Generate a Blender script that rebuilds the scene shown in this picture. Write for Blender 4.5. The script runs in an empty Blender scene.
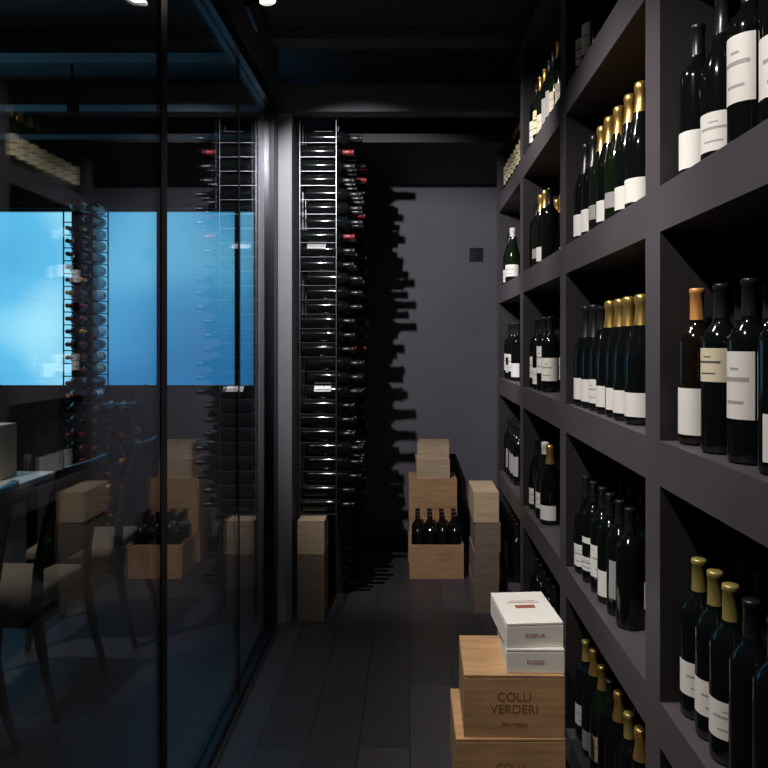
import bpy, bmesh, math, random
from mathutils import Vector, Matrix
random.seed(7)
S=bpy.context.scene
COL=S.collection
EYE=1.5
# ---------------------------------------------------------------- materials
def mat(name, col, rough=0.5, metal=0.0, spec=0.5, noise=0.0, nscale=8.0, bump=0.0, emis=None, es=0.0, stretch=(1,1,1), coat=0.0):
    m=bpy.data.materials.new(name); m.use_nodes=True
    nt=m.node_tree; b=nt.nodes['Principled BSDF']
    b.inputs['Base Color'].default_value=(*col,1); b.inputs['Roughness'].default_value=rough
    b.inputs['Metallic'].default_value=metal; b.inputs['Specular IOR Level'].default_value=spec
    b.inputs['Coat Weight'].default_value=coat
    if emis: 
        b.inputs['Emission Color'].default_value=(*emis,1); b.inputs['Emission Strength'].default_value=es
    if noise>0 or bump>0:
        tc=nt.nodes.new('ShaderNodeTexCoord'); mp=nt.nodes.new('ShaderNodeMapping')
        mp.inputs['Scale'].default_value=stretch
        n=nt.nodes.new('ShaderNodeTexNoise'); n.inputs['Scale'].default_value=nscale; n.inputs['Detail'].default_value=5
        nt.links.new(tc.outputs['Object'],mp.inputs['Vector']); nt.links.new(mp.outputs[0],n.inputs['Vector'])
        if noise>0:
            r=nt.nodes.new('ShaderNodeValToRGB')
            r.color_ramp.elements[0].position=.3; r.color_ramp.elements[1].position=.7
            r.color_ramp.elements[0].color=(*[c*(1-noise) for c in col],1)
            r.color_ramp.elements[1].color=(*[min(1,c*(1+noise)) for c in col],1)
            nt.links.new(n.outputs['Fac'],r.inputs[0]); nt.links.new(r.outputs[0],b.inputs['Base Color'])
        if bump>0:
            bp=nt.nodes.new('ShaderNodeBump'); bp.inputs['Strength'].default_value=bump; bp.inputs['Distance'].default_value=.004
            nt.links.new(n.outputs['Fac'],bp.inputs['Height']); nt.links.new(bp.outputs[0],b.inputs['Normal'])
    return m
M={}
M['shelf']=mat('shelf_lacquer',(.080,.069,.079),.48,noise=.10,nscale=5,bump=.05)
M['shelfshade']=mat('shelf_inner_shade',(.018,.016,.018),.6,noise=.10,nscale=5)  # shade inside the cells, painted in as a darker shelf colour
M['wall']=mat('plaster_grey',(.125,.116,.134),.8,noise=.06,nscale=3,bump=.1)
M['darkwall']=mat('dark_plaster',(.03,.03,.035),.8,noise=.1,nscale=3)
M['ceil']=mat('ceiling_dark',(.035,.033,.036),.75,noise=.1,nscale=3)
M['beam']=mat('beam_dark',(.075,.072,.08),.6,noise=.1,nscale=4)
M['pillar']=mat('pillar_grey',(.15,.147,.157),.6,noise=.05)
M['black']=mat('black_metal',(.008,.008,.009),.35,metal=.3)
M['steel']=mat('brushed_steel',(.16,.16,.17),.4,metal=.9)
M['glassd']=mat('bottle_glass_dark',(.004,.005,.005),.09,spec=.5)
M['glassg']=mat('bottle_glass_green',(.006,.011,.005),.09,spec=.5)
M['glassb']=mat('bottle_glass_brown',(.008,.005,.003),.09,spec=.5)
M['lab_w']=mat('label_white',(.80,.78,.74),.6)
M['lab_c']=mat('label_cream',(.70,.62,.45),.6)
M['lab_y']=mat('label_yellow',(.78,.70,.45),.6)
M['lab_g']=mat('label_grey',(.35,.34,.34),.6)
M['ink']=mat('label_ink',(.38,.36,.34),.6)
M['inkd']=mat('label_ink_dark',(.10,.09,.09),.6)
M['inkr']=mat('label_ink_red',(.35,.05,.03),.6)
M['gold']=mat('foil_gold',(.75,.48,.14),.3,metal=.85)
M['orange']=mat('foil_orange',(.75,.34,.10),.4,metal=.4)
M['olive']=mat('foil_olive',(.42,.34,.10),.4,metal=.5)
M['capk']=mat('capsule_black',(.012,.011,.012),.3)
M['capr']=mat('capsule_red',(.16,.012,.014),.35)
M['capw']=mat('capsule_white',(.6,.58,.55),.4)
M['wood']=mat('crate_pine',(.50,.29,.14),.55,noise=.18,nscale=5,bump=.08,stretch=(1.5,8,14))
M['wood2']=mat('crate_pine_pale',(.52,.38,.24),.6,noise=.15,nscale=5,stretch=(1.5,8,14))
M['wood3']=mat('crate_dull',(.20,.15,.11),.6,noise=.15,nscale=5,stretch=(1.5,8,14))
M['burn']=mat('crate_print',(.22,.10,.04),.7)
M['card']=mat('carton_white',(.84,.81,.74),.6,noise=.04,nscale=6)
M['cardr']=mat('carton_print',(.35,.10,.06),.6)
M['chair']=mat('chair_dark_wood',(.03,.022,.018),.4)
M['chairf']=mat('chair_fabric',(.22,.17,.11),.9,noise=.2,nscale=60,bump=.2)
M['table']=mat('table_top_white',(.8,.8,.79),.22,spec=.6)
M['lamp']=mat('lamp_lens',(.9,.9,.9),.3,emis=(1,.93,.82),es=25)
# glass: transparent + mirror mixed by Schlick reflectance (same from both sides)
def glassmat():
    m=bpy.data.materials.new('partition_glass'); m.use_nodes=True; nt=m.node_tree
    for n in list(nt.nodes): nt.nodes.remove(n)
    N=nt.nodes.new; L=nt.links.new
    o=N('ShaderNodeOutputMaterial'); mx=N('ShaderNodeMixShader')
    t=N('ShaderNodeBsdfTransparent'); t.inputs[0].default_value=(.93,.965,.98,1)
    g=N('ShaderNodeBsdfGlossy'); g.inputs['Roughness'].default_value=.0; g.inputs['Color'].default_value=(.95,.97,1,1)
    geo=N('ShaderNodeNewGeometry'); dot=N('ShaderNodeVectorMath'); dot.operation='DOT_PRODUCT'
    L(geo.outputs['Normal'],dot.inputs[0]); L(geo.outputs['Incoming'],dot.inputs[1])
    a=N('ShaderNodeMath'); a.operation='ABSOLUTE'; L(dot.outputs['Value'],a.inputs[0])
    s=N('ShaderNodeMath'); s.operation='SUBTRACT'; s.inputs[0].default_value=1; L(a.outputs[0],s.inputs[1])
    p=N('ShaderNodeMath'); p.operation='POWER'; L(s.outputs[0],p.inputs[0]); p.inputs[1].default_value=4.0
    q=N('ShaderNodeMath'); q.operation='MULTIPLY_ADD'; L(p.outputs[0],q.inputs[0]); q.inputs[1].default_value=.92; q.inputs[2].default_value=.08; q.use_clamp=True
    L(q.outputs[0],mx.inputs[0]); L(t.outputs[0],mx.inputs[1]); L(g.outputs[0],mx.inputs[2])
    L(mx.outputs[0],o.inputs[0]); return m
M['glass']=glassmat()
def winmat(name,c1,c2,c3,st,seed):
    m=bpy.data.materials.new(name); m.use_nodes=True; nt=m.node_tree
    for n in list(nt.nodes): nt.nodes.remove(n)
    o=nt.nodes.new('ShaderNodeOutputMaterial'); e=nt.nodes.new('ShaderNodeEmission'); e.inputs[1].default_value=st
    tc=nt.nodes.new('ShaderNodeTexCoord'); mp=nt.nodes.new('ShaderNodeMapping'); mp.inputs['Location'].default_value=(seed,0,seed*.7)
    n=nt.nodes.new('ShaderNodeTexNoise'); n.inputs['Scale'].default_value=.9; n.inputs['Detail'].default_value=.5
    r=nt.nodes.new('ShaderNodeValToRGB'); cr=r.color_ramp
    cr.elements[0].position=.32; cr.elements[0].color=(*c1,1); cr.elements[1].position=.72; cr.elements[1].color=(*c3,1)
    x=cr.elements.new(.55); x.color=(*c2,1)
    nt.links.new(tc.outputs['Object'],mp.inputs[0]); nt.links.new(mp.outputs[0],n.inputs['Vector']); nt.links.new(n.outputs[0],r.inputs[0])
    nt.links.new(r.outputs[0],e.inputs[0]); nt.links.new(e.outputs[0],o.inputs[0]); return m
M['win1']=winmat('frosted_window_bright',(.06,.36,.64),(.12,.50,.78),(.45,.85,.98),1.5,3.1)
M['win2']=winmat('frosted_window_blue',(.025,.17,.38),(.06,.29,.52),(.14,.47,.68),1.8,8.3)
def floormat():
    m=bpy.data.materials.new('floor_planks'); m.use_nodes=True; nt=m.node_tree; b=nt.nodes['Principled BSDF']
    tc=nt.nodes.new('ShaderNodeTexCoord'); mp=nt.nodes.new('ShaderNodeMapping'); mp.inputs['Rotation'].default_value=(0,0,math.pi/2)
    br=nt.nodes.new('ShaderNodeTexBrick'); br.inputs['Scale'].default_value=1; br.inputs['Brick Width'].default_value=1.3; br.inputs['Row Height'].default_value=.19
    br.inputs['Mortar Size'].default_value=.0022; br.inputs['Color1'].default_value=(.082,.076,.083,1); br.inputs['Color2'].default_value=(.052,.049,.054,1); br.inputs['Mortar'].default_value=(.018,.017,.018,1)
    br.offset=.37
    n=nt.nodes.new('ShaderNodeTexNoise'); n.inputs['Scale'].default_value=6; n.inputs['Detail'].default_value=6
    mp2=nt.nodes.new('ShaderNodeMapping'); mp2.inputs['Scale'].default_value=(8,.8,1)
    mx=nt.nodes.new('ShaderNodeMix'); mx.data_type='RGBA'; mx.blend_type='MULTIPLY'; mx.inputs[0].default_value=.6
    nt.links.new(tc.outputs['Object'],mp.inputs[0]); nt.links.new(mp.outputs[0],br.inputs['Vector'])
    nt.links.new(tc.outputs['Object'],mp2.inputs[0]); nt.links.new(mp2.outputs[0],n.inputs['Vector'])
    nt.links.new(br.outputs['Color'],mx.inputs[6]); nt.links.new(n.outputs['Color'],mx.inputs[7]); nt.links.new(mx.outputs[2],b.inputs['Base Color'])
    b.inputs['Roughness'].default_value=.38
    return m
M['floor']=floormat()
# ---------------------------------------------------------------- mesh helpers
def addbox(bm,x0,x1,y0,y1,z0,z1,mi=0,bev=0):
    r=bmesh.ops.create_cube(bm,size=1)
    vs=r['verts']
    for v in vs:
        v.co=Vector((x0+(v.co.x+.5)*(x1-x0), y0+(v.co.y+.5)*(y1-y0), z0+(v.co.z+.5)*(z1-z0)))
    fs=set(f for v in vs for f in v.link_faces)
    for f in fs: f.material_index=mi
    if bev>0:
        es=list(set(e for v in vs for e in v.link_edges))
        bmesh.ops.bevel(bm,geom=es,offset=bev,segments=2,affect='EDGES',profile=.5,material=-1)
def finish(bm,name,mats,parent=None,smooth=False,loc=None,rot=None):
    me=bpy.data.meshes.new(name); bm.normal_update(); bm.to_mesh(me); bm.free()
    for m in mats: me.materials.append(M[m])
    if smooth:
        for p in me.polygons: p.use_smooth=True
    o=bpy.data.objects.new(name,me); COL.objects.link(o)
    if parent: o.parent=parent
    if loc: o.location=loc
    if rot: o.rotation_euler=rot
    return o
def box(name,x0,x1,y0,y1,z0,z1,m,parent=None,bev=0):
    bm=bmesh.new(); addbox(bm,x0,x1,y0,y1,z0,z1,0,bev); return finish(bm,name,[m],parent)
def empty(name,loc=(0,0,0),rot=(0,0,0)):
    e=bpy.data.objects.new(name,None); COL.objects.link(e); e.location=loc; e.rotation_euler=rot; e.empty_display_size=.1; return e
def sweep(bm,pts,rads,n=8,mi=0):
    rings=[]
    for i,(p,r) in enumerate(zip(pts,rads)):
        p=Vector(p)
        a=Vector(pts[max(0,i-1)]); b=Vector(pts[min(len(pts)-1,i+1)])
        d=(b-a).normalized(); up=Vector((0,1,0)) if abs(d.y)<.9 else Vector((1,0,0))
        u=d.cross(up).normalized(); v=d.cross(u).normalized()
        rings.append([bm.verts.new(p+r*(math.cos(2*math.pi*k/n)*u+math.sin(2*math.pi*k/n)*v)) for k in range(n)])
    for i in range(len(rings)-1):
        for k in range(n):
            f=bm.faces.new([rings[i][k],rings[i][(k+1)%n],rings[i+1][(k+1)%n],rings[i+1][k]]); f.material_index=mi
    for rg in (rings[0],rings[-1]):
        try: f=bm.faces.new(rg); f.material_index=mi
        except: pass
    bmesh.ops.recalc_face_normals(bm,faces=bm.faces)
# ---------------------------------------------------------------- bottle meshes
def bottle_mesh(name,kind,glass,label,cap,ink='ink',lz=(.06,.15),capz=None,seg=26,halfang=80,upper=None):
    if kind=='bordeaux':
        body=[(.0,.004),(.030,.0),(.0375,.005),(.0380,.02)]; top=[(.0380,.212),(.036,.226),(.028,.241),(.018,.252),(.0148,.264)]; cz=.270
        R=.038; tail=[(.0142,.285),(.0142,.318),(.0158,.320),(.0158,.328),(.0145,.331),(0,.331)]
    elif kind=='burgundy':
        body=[(.0,.004),(.034,.0),(.0405,.005),(.0410,.02)]; top=[(.0410,.165),(.0385,.19),(.031,.215),(.023,.237),(.0175,.258)]; cz=.268
        R=.041; tail=[(.0145,.285),(.0142,.318),(.0158,.320),(.0158,.328),(.0145,.331),(0,.331)]
    else:
        body=[(.0,.006),(.036,.0),(.0435,.006),(.0440,.02)]; top=[(.0440,.165),(.042,.185),(.036,.21),(.028,.235)]; cz=.25
        R=.044; tail=[(.022,.262),(.0175,.29),(.0165,.315),(.0195,.322),(.0195,.336),(.017,.343),(.008,.345),(0,.345)]
    if capz: cz=capz
    l0,l1=lz
    prof=list(body); inkz=[]
    if label:
        h=l1-l0
        ls=[l0,l0+h*.22,l0+h*.27,l0+h*.55,l0+h*.62,l0+h*.72,l0+h*.76,l1]
        prof+=[(R,z) for z in ls]; inkz=[(ls[1],ls[2]),(ls[3],ls[4]),(ls[5],ls[6])]
    if upper: prof+=[(R,upper[0]),(R,upper[1])]
    prof=prof+top+tail
    bm=bmesh.new(); rings=[]
    for r,z in prof:
        if r==0: rings.append([bm.verts.new((0,0,z))])
        else: rings.append([bm.verts.new((r*math.cos(2*math.pi*k/seg),r*math.sin(2*math.pi*k/seg),z)) for k in range(seg)])
    for i in range(len(rings)-1):
        a,b=rings[i],rings[i+1]; zm=(prof[i][1]+prof[i+1][1])/2
        for k in range(seg):
            k2=(k+1)%seg
            if len(a)==1: f=bm.faces.new([a[0],b[k2],b[k]])
            elif len(b)==1: f=bm.faces.new([a[k],a[k2],b[0]])
            else: f=bm.faces.new([a[k],a[k2],b[k2],b[k]])
            f.smooth=True
            ang=math.degrees(2*math.pi*(k+.5)/seg); 
            if ang>180: ang-=360
            mi=0
            if zm>cz-.012: mi=2
            elif label and l0<zm<l1 and abs(ang)<halfang:
                mi=1
                for q,(i0,i1) in enumerate(inkz):
                    if i0<zm<i1 and abs(ang)<(22 if q==0 else 36 if q==1 else 20): mi=3
            elif upper and upper[0]<zm<upper[1] and abs(ang)<35: mi=1
            f.material_index=mi
    bmesh.ops.recalc_face_normals(bm,faces=bm.faces)
    me=bpy.data.meshes.new(name); bm.to_mesh(me); bm.free()
    for mm in (glass,label or 'lab_w',cap,ink): me.materials.append(M[mm])
    return me
B={}
B['bx_w_k']=bottle_mesh('bottle_bx1','bordeaux','glassd','lab_w','capk',lz=(.05,.15))
B['bx_w_k2']=bottle_mesh('bottle_bx2','bordeaux','glassd','lab_w','capk',lz=(.022,.10),halfang=62,ink='lab_w')
B['bx_w_k3']=bottle_mesh('bottle_bx9','bordeaux','glassd','lab_w','capk',lz=(.08,.20),ink='ink',halfang=62)
B['bx_w_k4']=bottle_mesh('bottle_bx11','bordeaux','glassd','lab_w','capk',lz=(.04,.085),ink='inkd',halfang=50,upper=(.13,.15))
B['bx_w_m']=bottle_mesh('bottle_bx10','bordeaux','glassd','lab_c','capk',lz=(.14,.205),halfang=75,ink='inkd')
B['bx_w_o']=bottle_mesh('bottle_bx3','bordeaux','glassb','lab_w','orange',lz=(.022,.12),ink='lab_w')
B['bx_c_r']=bottle_mesh('bottle_bx4','bordeaux','glassd','lab_c','capr',lz=(.05,.14),ink='inkr')
B['bx_y_g']=bottle_mesh('bottle_bx12','bordeaux','glassg','lab_y','gold',lz=(.06,.17),ink='inkd',halfang=50)
B['bx_g_k']=bottle_mesh('bottle_bx5','bordeaux','glassd','lab_g','capk',lz=(.05,.16),halfang=48)
B['bx_n_k']=bottle_mesh('bottle_bx6','bordeaux','glassd',None,'capk')
B['bx_n_r']=bottle_mesh('bottle_bx7','bordeaux','glassd',None,'capr')
B['bx_w_ol']=bottle_mesh('bottle_bx8','bordeaux','glassd','lab_w','olive',lz=(.05,.12))
B['bu_w_k']=bottle_mesh('bottle_bu1','burgundy','glassd','lab_w','capk',lz=(.025,.10),halfang=65)
B['bu_w_ol']=bottle_mesh('bottle_bu2','burgundy','glassg','lab_w','olive',lz=(.04,.11),ink='inkd')
B['bu_c_g']=bottle_mesh('bottle_bu3','burgundy','glassg','lab_c','gold',lz=(.04,.12),halfang=60)
B['ch_w_g']=bottle_mesh('bottle_ch1','champ','glassd','lab_w','gold',lz=(.022,.085),halfang=58,capz=.275,ink='lab_w')
B['ch_w_k']=bottle_mesh('bottle_ch2','champ','glassd','lab_w','capk',lz=(.022,.095),halfang=58,ink='lab_w')
B['ch_w_w']=bottle_mesh('bottle_ch3','champ','glassg','lab_w','capw',lz=(.05,.12),capz=.29)
B['ch_g_g']=bottle_mesh('bottle_ch4','champ','glassg','lab_g','gold',lz=(.045,.09),halfang=50,capz=.28)
def put(key,loc,parent,ang=None,rot=None,name='bottle',spin=None,sc=1):
    o=bpy.data.objects.new(name,B[key]); COL.objects.link(o); o.parent=parent
    o.location=loc; o.scale=(1,1,sc)
    if spin is not None:   # lying along +x
        o.rotation_mode='ZYX'; o.rotation_euler=(0,math.pi/2,spin)
    elif rot is not None: o.rotation_euler=rot
    else: o.rotation_euler=(0,0,math.radians(ang if ang is not None else random.uniform(195,250)))
    return o
# ---------------------------------------------------------------- room shell
CE=3.05; YB=5.2; XL=-4.6; YN=-1.6; XR=1.0
box('floor',XL-.1,XR+.1,YN-.1,YB+.3,-.1,0,'floor')
box('ceiling',XL-.1,XR+.1,YN-.1,YB+.3,CE,CE+.1,'ceil')
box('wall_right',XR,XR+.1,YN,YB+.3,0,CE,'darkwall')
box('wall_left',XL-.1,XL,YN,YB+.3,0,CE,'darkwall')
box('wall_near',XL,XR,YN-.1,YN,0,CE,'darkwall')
box('wall_back',-.62,XR,YB,YB+.1,0,2.67,'wall')
box('wall_back_upper',-.62,XR,YB,YB+.1,2.67,CE,'ceil')
box('wall_divider',-.76,-.635,3.76,YB+.1,0,2.735,'pillar')
box('ceiling_alcove',-.62,XR,4.08,YB,2.67,2.72,'ceil')
box('beam_header',-.76,.99,3.74,3.84,2.737,2.885,'beam')
box('baseboard_back',-.62,.99,YB-.014,YB-.001,0,.07,'darkwall')
y0,y1=5.3,5.42
wz0,wz1=1.16,2.52
def P(px): return (px-410)/700*5.3
bm=bmesh.new()
addbox(bm,XL,-.765,y0,y1,0,wz0); addbox(bm,XL,-.765,y0,y1,wz1,CE)
addbox(bm,XL,-4.2,y0,y1,wz0,wz1); addbox(bm,P(72),P(92),y0,y1,wz0,wz1); addbox(bm,P(255),-.765,y0,y1,wz0,wz1)
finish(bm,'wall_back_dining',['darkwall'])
def window(name,xa,xb,m):
    e=empty(name,((xa+xb)/2,y0+.06,(wz0+wz1)/2)); w=(xb-xa)/2; h=(wz1-wz0)/2
    box('pane',-w,w,.01,.02,-h,h,m,e)
    bm=bmesh.new(); t=.018
    addbox(bm,-w,w,-.03,.008,-h,-h+t); addbox(bm,-w,w,-.03,.008,h-t,h); addbox(bm,-w,-w+t,-.03,.008,-h+t,h-t); addbox(bm,w-t,w,-.03,.008,-h+t,h-t)
    finish(bm,'frame',['black'],e)
window('window_1',-4.2,P(72),'win1'); window('window_2',P(92),P(236),'win2'); 
window('window_3',P(236),P(255),'win2')
for i,y in enumerate([-.6,.6,1.8,2.75,3.45]):
    box('ceiling_beam',XL,-.80,y,y+.12,CE-.12,CE-.001,'beam')
    box('ceiling_beam',-.70,.995,y,y+.12,CE-.05,CE-.001,'beam')
for y in (4.2,4.8): box('ceiling_beam',XL,-.80,y,y+.12,CE-.12,CE-.001,'beam')
# ---------------------------------------------------------------- glass partition
GX=-.73
g=empty('glass_partition')
for a,b in ((-1.55,.55),(.6,2.035),(2.085,2.955),(2.98,3.6)):
    box('pane',GX-.005,GX+.005,a,b,.045,2.70,'glass',g)
bm=bmesh.new()
addbox(bm,GX-.03,GX+.03,-1.59,3.70,.0,.045); addbox(bm,GX-.03,GX+.03,-1.59,3.70,2.70,2.765)
for a,b in ((.55,.6),(2.035,2.085)): addbox(bm,GX-.007,GX+.007,a,b,.045,2.70)
addbox(bm,GX-.006,GX+.006,2.955,2.98,.045,2.70)
addbox(bm,GX-.03,GX+.03,3.6,3.70,.045,2.70)
finish(bm,'frame',['black'],g)
box('floor_rail',GX+.031,GX+.045,-1.59,3.7,.0,.012,'steel',g)
box('wall_transom',GX-.03,GX+.03,-1.59,3.735,2.767,CE-.001,'beam')
# ---------------------------------------------------------------- right shelving
FX=.55; BXX=.985; T=.095
cols=[-1.25,-.32,.61,1.54,2.47,3.40,4.33]
tops=[1.5-1.36, 1.5-.79, 1.5-.215, 1.5+.345, 1.5+.905]
bm=bmesh.new()
ZT=2.97
for c in cols: addbox(bm,FX,BXX,c,c+T,0,ZT)
for i in range(len(cols)-1):
    a=cols[i]+T; b=cols[i+1]
    for t in tops: addbox(bm,FX,BXX,a,b,t-.10,t)
    addbox(bm,FX+.03,BXX,a,b,0,tops[0]-.10)
    addbox(bm,BXX-.02,BXX,a,b,tops[0],ZT-.05,1)  # back panel takes the painted shade colour
    addbox(bm,FX,BXX,a,b,ZT-.05,ZT)
bm.normal_update()
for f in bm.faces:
    if abs(f.normal.y)>.9 and f.calc_center_median().x<BXX-.05 and (max(v.co.z for v in f.verts)-min(v.co.z for v in f.verts))>2: f.material_index=1  # column sides facing into the cells get the painted shade too
finish(bm,'bottle_shelving',['shelf','shelfshade'])
champ=['ch_w_k','ch_w_k','ch_g_g','ch_w_g','ch_g_g','ch_w_g','ch_w_g']
mixd=['bx_w_k','bx_w_k2','bu_w_k','bx_g_k','bx_n_k','bx_w_k3']
lay={
 (4,5):(['bx_y_g','bx_y_g','bx_y_g'],8,2),(4,4):(['bx_w_k','bx_y_g','bu_c_g','bx_g_k'],7,2),(4,3):(['bx_c_r','bx_w_k','bx_n_r'],3,2),(4,2):(mixd,6,1),
 (3,5):(['bu_w_k','ch_w_w'],2,2),(3,4):(['bx_n_k','ch_g_g','ch_w_g','bx_n_k'],4,2),(3,3):(champ,7,2),(3,2):(['bx_w_k2','bu_w_k','bx_w_k3','bx_w_k'],6,3),
 (2,5):(['bx_w_k','bx_w_k4','bx_w_k','bx_w_k2'],4,2),(2,4):(['bx_w_k','bu_w_k','bx_w_k3'],4,2),(2,3):(['ch_w_k','ch_w_k','bu_w_k','ch_w_g','ch_w_g','ch_w_g','ch_w_g'],7,2),(2,2):(['bx_w_k2','bx_g_k','bx_w_k'],6,3),
 (1,5):(['bx_n_k','bx_g_k'],5,2),(1,4):(['bu_w_k','bx_n_k','ch_w_w','ch_w_g'],4,2),(1,3):(['bu_w_k','bx_w_k4','bx_w_k','bx_w_k2','bx_g_k','bx_n_k'],6,3),(1,2):(['bx_w_ol','bx_n_k','bx_w_k','bx_w_ol'],9,3),
 (0,5):(['bx_n_k','bx_w_k'],4,1),(0,4):(mixd,5,2),(0,3):(['bx_w_ol','ch_w_g','bu_c_g','bx_n_k'],8,3),(0,2):(mixd,6,2),
}
for (row,ci),(keys,n,ranks) in lay.items():
    ztop=tops[row]; far=cols[ci+1]; near=cols[ci]+T
    e=empty('wine_bottles',(FX,far,ztop))
    for rk in range(ranks):
        y=-.05
        x=.062+rk*.096
        for k in range(n-rk):
            key=keys[k] if (k<len(keys) and rk==0) else random.choice(keys)
            if (row,ci,rk)==(2,2,0): key=['bx_w_o','bx_w_m','bx_w_k3','bx_w_k2','bx_w_k','bx_n_k'][k]
            if (row,ci,rk)==(1,2,0): key=['bx_w_ol','bx_w_ol','bx_w_ol','bx_n_k','bx_n_k','bx_g_k','bx_n_k','bx_n_k','bx_n_k'][k]
            gap=.092
            if (row,ci) in ((2,2),(3,2)): gap=.112
            if (row,ci)==(1,2): gap=.079
            if far+y-.05<near: break
            put(key,(x+random.uniform(-.003,.003),y,0),e)
            y-=gap+random.uniform(0,.006 if gap>.08 else .001)
# ---------------------------------------------------------------- metal wine rack with lying bottles
r=empty('wine_rack',(-.605,3.90,0))
bm=bmesh.new()
ranks=[-.055+.11*i for i in range(8)]
for q,yy in enumerate(ranks):
    for xx in (.0,.20):
        sweep(bm,[(xx,yy,0.0),(xx,yy,2.725 if q<3 else 2.66)],[.0032,.0032],6)
z=.60; zs=[]
while z<2.70: zs.append(z); z+=.0785
for z in zs:
    last=ranks[-1] if z<2.62 else ranks[2]
    for xx in (.0,.20):
        sweep(bm,[(xx,ranks[0],z-.0405),(xx,last,z-.0405)],[.002,.002],6)
    sweep(bm,[(0,ranks[0],z-.0405),(.20,ranks[0],z-.0405)],[.002,.002],6)
finish(bm,'frame',['steel'],r)
for i,z in enumerate(zs):
    for j in range(7):
        if z>2.62 and j>1: continue
        off=(-.012,.03)[((i+1)//3+(j//3))%2]+random.uniform(-.005,.005)
        key=random.choice(['bx_n_k','bx_n_k','bx_w_k','bx_g_k','bx_n_k','bx_n_k','bx_n_k','bx_g_k','bx_n_r'])
        put(key,(off,j*.11,z),r,spin=random.uniform(1.6,4.6),sc=.93)
z=.55
while z>.05:
    for j in range(3,7): put('bx_n_k',(.0,j*.11,z-.02),r,spin=random.uniform(-3,3),sc=.93)
    z-=.0785
# ---------------------------------------------------------------- crates
def crate(name,x,y,z,w,d,h,rz=0,m='wood',text=None,pm='burn',ts=.04):
    e=empty(name,(x,y,z),(0,0,math.radians(rz)))
    bm=bmesh.new(); t=.009
    addbox(bm,-w/2,w/2,-d/2,-d/2+t,0,h-.009,0,.0012); addbox(bm,-w/2,w/2,d/2-t,d/2,0,h-.009,0,.0012)
    addbox(bm,-w/2,-w/2+t,-d/2+t,d/2-t,0,h-.009,0,.0012); addbox(bm,w/2-t,w/2,-d/2+t,d/2-t,0,h-.009,0,.0012)
    addbox(bm,-w/2+t,w/2-t,-d/2+t,d/2-t,0,t)
    addbox(bm,-w/2,w/2,-d/2,d/2,h-.0075,h,0,.0015)
    finish(bm,'boards',[m],e)
    if text:
        for i,(tx,zz,s) in enumerate(text):
            c=bpy.data.curves.new('print','FONT'); c.body=tx; c.size=s; c.align_x='CENTER'; c.extrude=.0003; c.materials.append(M[pm])
            o=bpy.data.objects.new('print',c); COL.objects.link(o); o.parent=e; o.location=(0,-d/2-.0006,zz); o.rotation_euler=(math.pi/2,0,0)
    return e
crate('wooden_wine_crate',.30,2.14,0,.31,.29,.19,0,'wood')
crate('wooden_wine_crate',.285,2.125,.19,.31,.29,.19,0,'wood',[('COLLI',.10,.03)])
crate('wooden_wine_crate',.298,2.12,.38,.285,.27,.178,-1,'wood',[('COLLI',.105,.036),('VERDERI',.07,.036),('doc rosso',.035,.018)])
crate('white_wine_carton',.360,2.115,.559,.165,.24,.068,-1,'card',[('ROSSO',.026,.016)],'cardr')
crate('white_wine_carton',.350,2.13,.628,.165,.25,.070,4,'card',[('RISERVA',.028,.016)],'cardr')
bm=bmesh.new(); addbox(bm,-.03,.03,-.012,.012,0,.0006); addbox(bm,-.05,.05,.03,.034,0,.0006); addbox(bm,-.04,.04,.044,.047,0,.0006)
finish(bm,'lid_print',['cardr'],bpy.data.objects['white_wine_carton.001'],loc=(0,0,.0701))
for i in range(4):
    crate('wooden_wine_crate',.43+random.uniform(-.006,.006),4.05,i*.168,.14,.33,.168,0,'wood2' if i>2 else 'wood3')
for i in range(3): crate('wooden_wine_crate',.155,4.92,i*.19,.33,.26,.19,random.uniform(-2,2),'wood')
crate('wooden_wine_crate',.155,4.92,.57,.23,.24,.13,2,'wood2'); crate('wooden_wine_crate',.165,4.93,.70,.22,.22,.11,-3,'wood2')
e=empty('open_wine_crate',(.17,4.60,0))
bm=bmesh.new(); w,d,h,t=.345,.30,.215,.012
addbox(bm,-w/2,w/2,-d/2,-d/2+t,0,h,0,.001); addbox(bm,-w/2,w/2,d/2-t,d/2,0,h,0,.001)
addbox(bm,-w/2,-w/2+t,-d/2+t,d/2-t,0,h,0,.001); addbox(bm,w/2-t,w/2,-d/2+t,d/2-t,0,h,0,.001); addbox(bm,-w/2+t,w/2-t,-d/2+t,d/2-t,0,t)
addbox(bm,-w/2+t,w/2-t,-d/2+t,d/2-t,t,.06)
finish(bm,'boards',['wood'],e)
for i in range(4):
    for j in range(3):
        put('bx_n_k',(-.12+i*.08,-.09+j*.09,.06),e)
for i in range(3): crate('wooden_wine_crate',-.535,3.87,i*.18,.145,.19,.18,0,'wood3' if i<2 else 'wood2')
e=empty('light_switch',(.49,YB-.001,EYE+.655))
bm=bmesh.new(); addbox(bm,-.05,.05,-.010,0,-.05,.05,0,.003); addbox(bm,-.02,.02,-.015,-.010,-.03,.03,0,.002); finish(bm,'plate',['black'],e)
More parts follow.
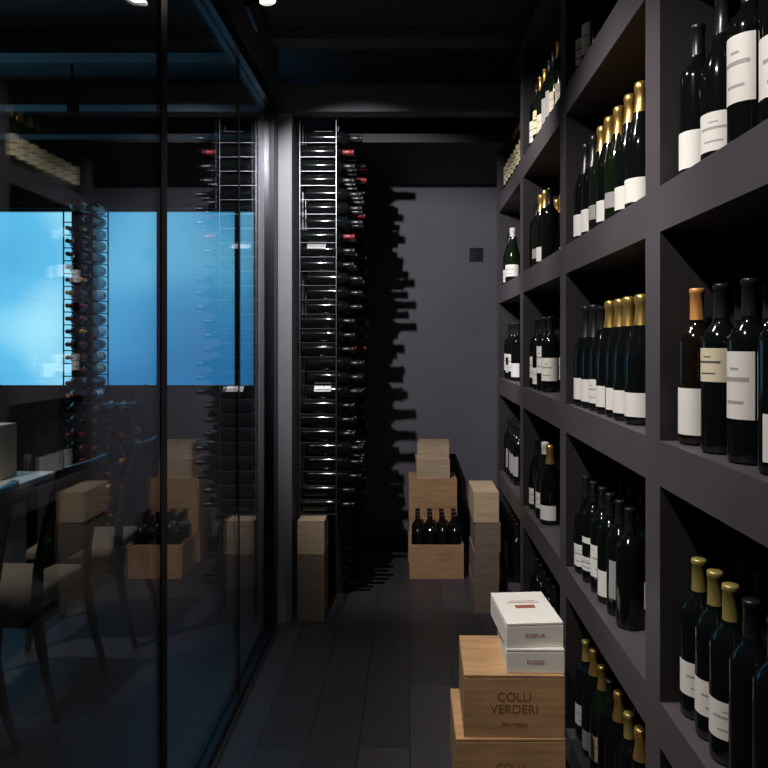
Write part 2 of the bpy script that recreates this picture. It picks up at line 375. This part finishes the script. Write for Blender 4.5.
# ---------------------------------------------------------------- dining room
def chair(x,y,rz=0):
    e=empty('dining_chair',(x,y,0),(0,0,math.radians(rz)))
    bm=bmesh.new()
    for s in (-1,1):
        sweep(bm,[(-.19,s*.19,.43),(-.20,s*.195,.2),(-.215,s*.20,0)],[.022,.018,.013],8)
        sweep(bm,[(.30,s*.20,0),(.245,s*.195,.2),(.205,s*.19,.43),(.215,s*.19,.6),(.25,s*.185,.8),(.30,s*.18,1.0)],[.014,.018,.024,.021,.018,.014],8)
        addbox(bm,-.18,.19,s*.19-.011,s*.19+.011,.37,.43)
    addbox(bm,-.20,-.18,-.18,.18,.37,.43); addbox(bm,.19,.21,-.18,.18,.37,.43)
    finish(bm,'frame',['chair'],e,smooth=False)
    bm=bmesh.new(); addbox(bm,-.225,.20,-.215,.215,.432,.50,0,.022); finish(bm,'seat',['chairf'],e,smooth=True)
    bm=bmesh.new(); prof=[(.218,.60),(.235,.72),(.258,.84),(.285,.95),(.298,1.0)]
    n=8; grid=[]
    for side in (-.014,.014):
        for (px,pz) in prof:
            grid.append([bm.verts.new((px+side+.02*(1-(2*k/n-1)**2),-.175+.35*k/n,pz)) for k in range(n+1)])
    m=len(prof)
    for sd in (0,1):
        for i in range(m-1):
            for k in range(n):
                a=grid[sd*m+i];b=grid[sd*m+i+1]; bm.faces.new([a[k],a[k+1],b[k+1],b[k]])
    for i in range(m-1):
        for k in (0,n): bm.faces.new([grid[i][k],grid[i+1][k],grid[m+i+1][k],grid[m+i][k]])
    for i in (0,m-1):
        for k in range(n): bm.faces.new([grid[i][k],grid[i][k+1],grid[m+i][k+1],grid[m+i][k]])
    bmesh.ops.recalc_face_normals(bm,faces=bm.faces)
    finish(bm,'backrest',['chair'],e,smooth=True)
chair(-1.66,3.62,4); chair(-1.68,2.98,-3); chair(-1.72,2.34,2)
t=empty('dining_table',(-2.5,3.1,0))
bm=bmesh.new(); addbox(bm,-.42,.42,-1.05,1.0,.715,.75,0,.006); finish(bm,'top',['table'],t)
bm=bmesh.new()
for sx in (-.34,.34):
    for sy in (-.95,.9): sweep(bm,[(sx,sy,0),(sx,sy,.714)],[.022,.034],8)
addbox(bm,-.34,.34,-.95,-.93,.62,.714); addbox(bm,-.34,.34,.88,.90,.62,.714); addbox(bm,-.35,-.33,-.95,.9,.62,.714); addbox(bm,.33,.35,-.95,.9,.62,.714)
finish(bm,'legs',['chair'],t)
crate('wooden_wine_crate',-2.29,3.88,.75,.13,.16,.30,0,'wood2')
r=empty('wine_rack',(-2.42,4.95,0))
bm=bmesh.new()
for xx in (-.01,.19): 
    for yy in (-.04,.22): sweep(bm,[(xx,yy,0),(xx,yy,2.55)],[.006,.006],6)
for yy in (-.04,.22): sweep(bm,[(.47,yy,0),(.47,yy,1.2)],[.006,.006],6)
zz=.14; rows=[]
while zz<2.5: rows.append(zz); zz+=.09
for z in rows:
    xe=.47 if z<1.17 else .19
    for yy in (-.04,.22): sweep(bm,[(-.01,yy,z-.043),(xe,yy,z-.043)],[.004,.004],6)
finish(bm,'frame',['black'],r)
for z in rows:
    n=5 if z<1.12 else 2
    for k in range(n):
        if random.random()<.08: continue
        put(random.choice(['bx_n_r','bx_n_r','bx_c_r','bx_n_k','bx_w_o','bx_w_k']),(.04+k*.093,.24,z),r,rot=(math.pi/2,0,0))
# ---------------------------------------------------------------- lamps
def spot(loc,target,energy,ang=70,blend=.6,rad=.02,col=(1,.94,.88)):
    d=(Vector(target)-Vector(loc)).normalized(); q=d.to_track_quat('-Z','Y')
    e=empty('ceiling_spotlight',loc)
    L=bpy.data.lights.new('spot','SPOT'); L.energy=energy; L.spot_size=math.radians(ang); L.spot_blend=blend; L.shadow_soft_size=rad; L.color=col
    o=bpy.data.objects.new('bulb',L); COL.objects.link(o); o.parent=e; o.location=d*.02; o.rotation_euler=q.to_euler()
    bm=bmesh.new()
    seg=20; rr=.032
    prof=[(.018,.12),(rr,.11),(rr,.0),(rr-.004,0),(rr-.004,.012)]
    rings=[[bm.verts.new((a*math.cos(2*math.pi*k/seg),a*math.sin(2*math.pi*k/seg),z)) for k in range(seg)] for a,z in prof]
    for i in range(len(rings)-1):
        for k in range(seg): bm.faces.new([rings[i][k],rings[i][(k+1)%seg],rings[i+1][(k+1)%seg],rings[i+1][k]])
    bm.faces.new(rings[0]); f=bm.faces.new(rings[-1]); f.material_index=1
    bmesh.ops.recalc_face_normals(bm,faces=bm.faces)
    hd=finish(bm,'head',['black','lamp'],e); hd.rotation_euler=q.to_euler()
    hp=-d*.11
    bm=bmesh.new(); sweep(bm,[tuple(hp),(hp.x,hp.y,CE-.0-loc[2])],[.007,.007],8); finish(bm,'stem',['black'],e)
spot((-.56,2.66,2.70),(.05,5.0,1.2),150,75,.5,.012,(.97,.95,1))
spot((-.50,2.46,2.70),(-.1,2.3,0),45,80,.8,.03,(.92,.95,1))
spot((-.40,.75,2.86),(.62,1.22,1.45),95,72,.8,.03)
spot((-.35,1.70,2.86),(.6,2.12,1.4),88,72,.8,.03)
spot((-.40,2.60,2.88),(.62,3.35,2.0),90,66,.8,.03)
spot((-2.6,2.5,2.80),(-2.3,3.6,.75),110,60,.7,.04)
spot((-1.9,3.95,2.80),(-2.2,4.85,1.0),45,60,.7,.04)  # added fill lamp with no known fixture, brightens the dining rack
w=bpy.data.worlds.new('World'); S.world=w; w.use_nodes=True
w.node_tree.nodes['Background'].inputs[0].default_value=(.3,.35,.45,1); w.node_tree.nodes['Background'].inputs[1].default_value=.05
# ---------------------------------------------------------------- camera
c=bpy.data.cameras.new('camera'); c.sensor_width=36; c.lens=36*700/768; c.clip_start=.05
c.shift_x=-(410-384)/768; c.shift_y=-(384-343)/768
co=bpy.data.objects.new('camera',c); COL.objects.link(co); co.location=(0,0,EYE); co.rotation_euler=(math.pi/2,0,0)
S.camera=co
S.view_settings.view_transform='Standard'
